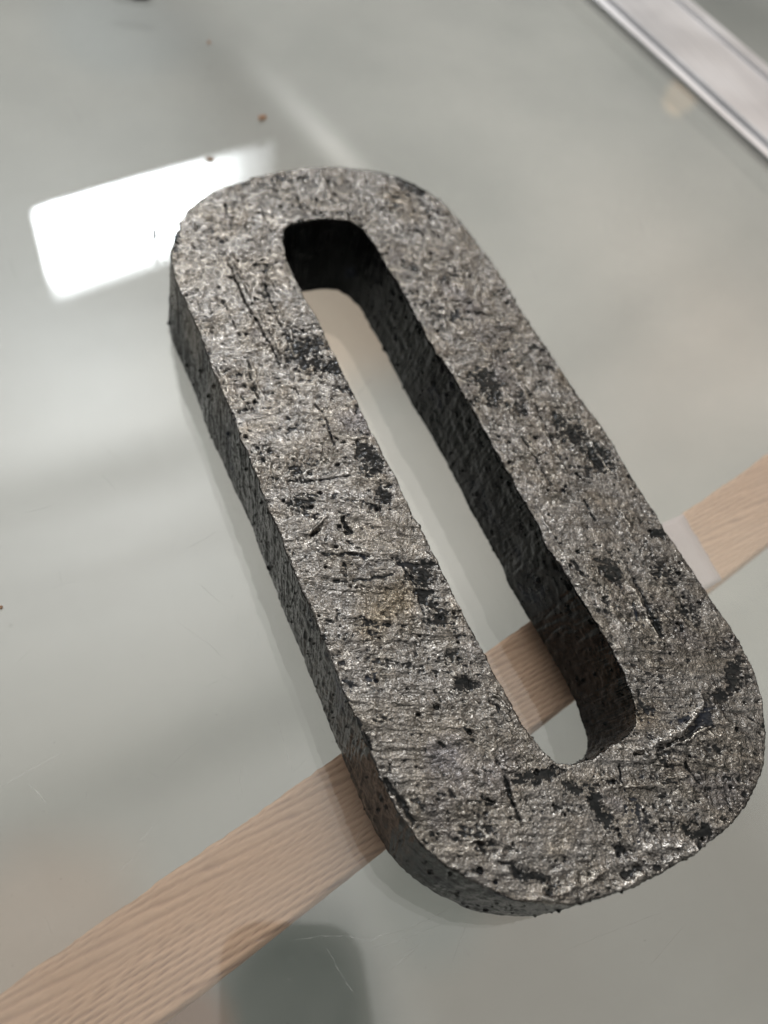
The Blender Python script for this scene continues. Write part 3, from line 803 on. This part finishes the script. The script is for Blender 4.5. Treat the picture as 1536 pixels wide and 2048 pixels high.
relief[ti] = r_t * T[ti]; blk[ti] = b_t; silv[ti] = np.clip(0.45 + 0.45 * fineh + 0.50 * s_t + 0.34 * domm + 0.25 * rip + 0.25 * (bil - 0.35) * upper + 0.45 * tone, 0, 1)
# walls: slanted drag lines, lumps and spatter beads
wi = np.where(T < 0.999)[0]
Pw = MM[wi]
# arc position along the wall
arc = np.tile(np.arange(NS) * 0.27, NR)[wi]
dz = MM[wi, 2]
drag = fbm(np.stack([arc + 0.25 * dz, dz, np.zeros(len(wi))], 1), (1.1, 16, 1), 3, 81)
lw = fbm(Pw, 3.0, 3, 82); lw2 = vnoise(Pw, 0.8, 83)
bd1, _ = cells(Pw, 4.6, 84, 0.40, 0.5, 1.3)
bd2, _ = cells(Pw, 2.2, 85, 0.22, 0.3, 0.65)
rw = 0.30 * drag + 0.30 * lw + 0.04 * lw2 + 0.95 * np.sqrt(bd1) * (bd1 > 0) + 0.5 * np.sqrt(bd2) + 0.3 * np.abs(vnoise(Pw, (2.5, 2.5, 7), 87))
relief[wi] += rw * (1 - T[wi])
spill = sstep(TH * 1000 - 1.6, TH * 1000, dz + 1.1 * fbm(Pw, 1.5, 3, 86))   # silver just curls over the edge
blk[wi] = np.where(T[wi] > 0.3, blk[wi], 1 - 0.55 * spill)
# overspray and window sheen painted silver on the far left wall, and dust in the near right corner of the slot
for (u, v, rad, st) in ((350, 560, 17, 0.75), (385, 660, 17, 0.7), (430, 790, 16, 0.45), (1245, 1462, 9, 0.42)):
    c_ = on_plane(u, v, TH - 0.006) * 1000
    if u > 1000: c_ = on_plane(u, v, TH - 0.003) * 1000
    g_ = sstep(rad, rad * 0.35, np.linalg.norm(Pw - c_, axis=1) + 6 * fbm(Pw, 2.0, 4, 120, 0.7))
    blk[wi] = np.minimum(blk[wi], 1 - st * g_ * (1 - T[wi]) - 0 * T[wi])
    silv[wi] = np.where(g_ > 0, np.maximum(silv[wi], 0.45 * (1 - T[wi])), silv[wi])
P2 = P + N * (relief / 1000.0)[:, None]
idx = np.arange(NR * NS).reshape(NR, NS)
nx = np.roll(idx, -1, 1)
F = np.stack([idx[:-1], nx[:-1], nx[1:], idx[1:]], -1).reshape(-1, 4)
Fb = np.stack([idx[-1], nx[-1], nx[0], idx[0]], -1)      # underside
F = np.concatenate([F, Fb])[:, ::-1] if False else np.concatenate([F, Fb])

m_st, t = material('flame_cut_steel')
o_ = nd(t, 'ShaderNodeOutputMaterial')
K = t.links.new
ab_ = nd(t, 'ShaderNodeAttribute', attribute_name='black'); as_ = nd(t, 'ShaderNodeAttribute', attribute_name='proud')
tc = nd(t, 'ShaderNodeTexCoord')
# silver scale
bs = nd(t, 'ShaderNodeBsdfPrincipled')
ns = nd(t, 'ShaderNodeTexNoise'); ns.inputs['Scale'].default_value = 38; ns.inputs['Detail'].default_value = 5
cs = ramp(t, [(0.28, (0.170, 0.160, 0.162)), (0.42, (0.212, 0.192, 0.167)), (0.55, (0.230, 0.217, 0.203)), (0.72, (0.192, 0.162, 0.124))])
nf = nd(t, 'ShaderNodeTexNoise'); nf.inputs['Scale'].default_value = 2600; nf.inputs['Detail'].default_value = 3; nf.inputs['Roughness'].default_value = 0.7
cf = ramp(t, [(0.25, 0.42), (0.5, 0.95), (0.75, 1.6)])
mc = nd(t, 'ShaderNodeMix', data_type='RGBA', blend_type='MULTIPLY'); mc.inputs[0].default_value = 1
K(tc.outputs['Object'], ns.inputs[0]); K(tc.outputs['Object'], nf.inputs[0]); K(ns.outputs[0], cs.inputs[0]); K(nf.outputs[0], cf.inputs[0])
cp = ramp(t, [(0.05, 0.30), (0.35, 0.70), (0.62, 1.0), (0.95, 1.7)]); K(as_.outputs['Fac'], cp.inputs[0])
mc3 = nd(t, 'ShaderNodeMix', data_type='RGBA', blend_type='MULTIPLY'); mc3.inputs[0].default_value = 1
K(cs.outputs[0], mc.inputs[6]); K(cf.outputs[0], mc.inputs[7]); K(mc.outputs[2], mc3.inputs[6]); K(cp.outputs[0], mc3.inputs[7]); K(mc3.outputs[2], bs.inputs['Base Color'])
bs.inputs['Metallic'].default_value = 1.0; bs.inputs['Roughness'].default_value = 0.24
bp = nd(t, 'ShaderNodeBump'); bp.inputs['Strength'].default_value = 0.9; bp.inputs['Distance'].default_value = 0.00038
n4 = nd(t, 'ShaderNodeTexNoise'); n4.inputs['Scale'].default_value = 1900; n4.inputs['Detail'].default_value = 2
K(tc.outputs['Object'], n4.inputs[0]); K(n4.outputs[0], bp.inputs['Height']); K(bp.outputs[0], bs.inputs['Normal'])
# black lacquer
bb = nd(t, 'ShaderNodeBsdfPrincipled'); bb.inputs['Roughness'].default_value = 0.26; bb.inputs['Specular IOR Level'].default_value = 0.17
nk = nd(t, 'ShaderNodeTexNoise'); nk.inputs['Scale'].default_value = 55; nk.inputs['Detail'].default_value = 4
ck = ramp(t, [(0.35, (0.005, 0.0055, 0.005)), (0.6, (0.009, 0.0095, 0.0095)), (0.74, (0.020, 0.024, 0.036))])
K(tc.outputs['Object'], nk.inputs[0]); K(nk.outputs[0], ck.inputs[0]); K(ck.outputs[0], bb.inputs['Base Color'])
rk = ramp(t, [(0.3, 0.12), (0.7, 0.28)]); K(nk.outputs[0], rk.inputs[0]); K(rk.outputs[0], bb.inputs['Roughness'])
bp2 = nd(t, 'ShaderNodeBump'); bp2.inputs['Strength'].default_value = 0.14; bp2.inputs['Distance'].default_value = 0.0002
n5 = nd(t, 'ShaderNodeTexNoise'); n5.inputs['Scale'].default_value = 900; n5.inputs['Detail'].default_value = 3
K(tc.outputs['Object'], n5.inputs[0]); K(n5.outputs[0], bp2.inputs['Height']); K(bp2.outputs[0], bb.inputs['Normal'])
# torn border between the two
ne = nd(t, 'ShaderNodeTexNoise'); ne.inputs['Scale'].default_value = 1400; ne.inputs['Detail'].default_value = 3
K(tc.outputs['Object'], ne.inputs[0])
e1 = nd(t, 'ShaderNodeMath', operation='MULTIPLY_ADD'); e1.inputs[1].default_value = 0.9; e1.inputs[2].default_value = -0.45
K(ne.outputs[0], e1.inputs[0])
e2 = nd(t, 'ShaderNodeMath', operation='ADD'); K(ab_.outputs['Fac'], e2.inputs[0]); K(e1.outputs[0], e2.inputs[1])
er = ramp(t, [(0.24, 0.0), (0.50, 0.45), (0.80, 1.0)]); K(e2.outputs[0], er.inputs[0])
mx = nd(t, 'ShaderNodeMixShader'); K(er.outputs[0], mx.inputs[0]); K(bs.outputs[0], mx.inputs[1]); K(bb.outputs[0], mx.inputs[2]); K(mx.outputs[0], o_.inputs[0])

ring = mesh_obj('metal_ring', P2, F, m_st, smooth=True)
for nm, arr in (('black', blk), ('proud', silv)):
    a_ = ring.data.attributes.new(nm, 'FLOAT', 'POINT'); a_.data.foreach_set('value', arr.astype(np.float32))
tag(ring, 'thick oblong metal ring with rough pitted silver face and glossy black sides, lying on glass', 'metal ring')

# ------------------------------------------------------------------ crumbs on the glass
m_cr, t = material('brown_chip')
o_ = nd(t, 'ShaderNodeOutputMaterial'); b = nd(t, 'ShaderNodeBsdfPrincipled'); b.inputs['Roughness'].default_value = 0.8
n1 = nd(t, 'ShaderNodeTexNoise'); n1.inputs['Scale'].default_value = 900
r1 = ramp(t, [(0.3, (0.16, 0.08, 0.045)), (0.7, (0.42, 0.27, 0.17))]); t.links.new(n1.outputs[0], r1.inputs[0]); t.links.new(r1.outputs[0], b.inputs['Base Color']); t.links.new(b.outputs[0], o_.inputs[0])
m_dk, t = material('dark_chip')
o_ = nd(t, 'ShaderNodeOutputMaterial'); b = nd(t, 'ShaderNodeBsdfPrincipled'); b.inputs['Roughness'].default_value = 0.6
n1 = nd(t, 'ShaderNodeTexNoise'); n1.inputs['Scale'].default_value = 900
r1 = ramp(t, [(0.3, (0.02, 0.02, 0.02)), (0.7, (0.09, 0.08, 0.07))]); t.links.new(n1.outputs[0], r1.inputs[0]); t.links.new(r1.outputs[0], b.inputs['Base Color']); t.links.new(b.outputs[0], o_.inputs[0])


def crumb(name, u, v, lx, ly, lz, rot, mat, label, cat):
    bm = bmesh.new()
    bmesh.ops.create_icosphere(bm, subdivisions=2, radius=1)
    for vtx in bm.verts:
        k = 1 + rng.uniform(-0.38, 0.3)
        vtx.co = Vector((vtx.co.x * lx * k, vtx.co.y * ly * k, max(-0.5, vtx.co.z) * lz * k))
    mz = min(vtx.co.z for vtx in bm.verts)
    for vtx in bm.verts: vtx.co.z -= mz
    me = bpy.data.meshes.new(name); bm.to_mesh(me); bm.free(); me.materials.append(mat)
    o = bpy.data.objects.new(name, me); COL.objects.link(o)
    p = on_plane(u, v, 0.0002); o.location = (p[0], p[1], 0.0002); o.rotation_euler = (0, 0, math.radians(rot))
    return tag(o, label, cat)


crumb('wood_chip', 524, 238, .0028, .0014, .0010, 25, m_cr, 'largest brown wood chip on the glass, beyond the window reflection', 'wood chip')
crumb('wood_chip', 418, 86, .0018, .0009, .0005, 60, m_cr, 'thin brown wood chip near the top edge of the photo', 'wood chip')
crumb('wood_chip', 420, 320, .0018, .0009, .0006, -20, m_cr, 'small brown wood chip on the upper edge of the window reflection', 'wood chip')
crumb('wood_chip', 2, 1216, .0006, .0006, .0005, 0, m_cr, 'tiny brown wood chip at the left edge of the photo', 'wood chip')
crumb('dark_fibre', 320, 368, .0005, .0038, .0004, 15, m_dk, 'dark fibre on the glass crossing the top of the bright window reflection', 'fibre')
crumb('dark_fibre', 309, 470, .0008, .0040, .0006, -12, m_dk, 'thicker dark fibre lying in the middle of the bright window reflection', 'fibre')
crumb('dark_lump', 258, -6, .0110, .0026, .0020, -20, m_dk, 'dark lump cut off by the top edge of the photo', 'debris')

# ------------------------------------------------------------------ the phone that takes the picture (seen mirrored in the glass)
m_ph, t = material('dark_phone_back')
o_ = nd(t, 'ShaderNodeOutputMaterial'); b = nd(t, 'ShaderNodeBsdfPrincipled'); b.inputs['Base Color'].default_value = (0.02, 0.022, 0.022, 1); b.inputs['Roughness'].default_value = 0.35
n1 = nd(t, 'ShaderNodeTexNoise'); n1.inputs['Scale'].default_value = 60
r1 = ramp(t, [(0.3, 0.28), (0.7, 0.45)]); t.links.new(n1.outputs[0], r1.inputs[0]); t.links.new(r1.outputs[0], b.inputs['Roughness'])
t.links.new(b.outputs[0], o_.inputs[0])
bm = bmesh.new()
bmesh.ops.create_cube(bm, size=1)
bmesh.ops.scale(bm, vec=(0.076, 0.156, 0.009), verts=bm.verts)
vert_e = [e for e in bm.edges if abs((e.verts[0].co - e.verts[1].co).z) > 0.005]
bmesh.ops.bevel(bm, geom=vert_e, offset=0.020, segments=8, affect='EDGES', profile=0.5)
bmesh.ops.bevel(bm, geom=[e for e in bm.edges if abs(e.verts[0].co.z - e.verts[1].co.z) < 1e-5 and len(e.link_faces) == 2 and e.calc_face_angle(0) > 1], offset=0.002, segments=3, affect='EDGES', profile=0.5)
me = bpy.data.meshes.new('phone'); bm.to_mesh(me); bm.free(); me.materials.append(m_ph)
ph = bpy.data.objects.new('phone', me); COL.objects.link(ph)
m_ = Matrix(mw)
off = Vector((RM[0] * 0.042 + RM[1] * 0.034 - RM[2] * 0.0095))
m_.translation = Vector(CAM) + off
ph.matrix_world = m_
tag(ph, 'dark mobile phone mirrored as a dark patch in the glass at the bottom edge', 'phone')
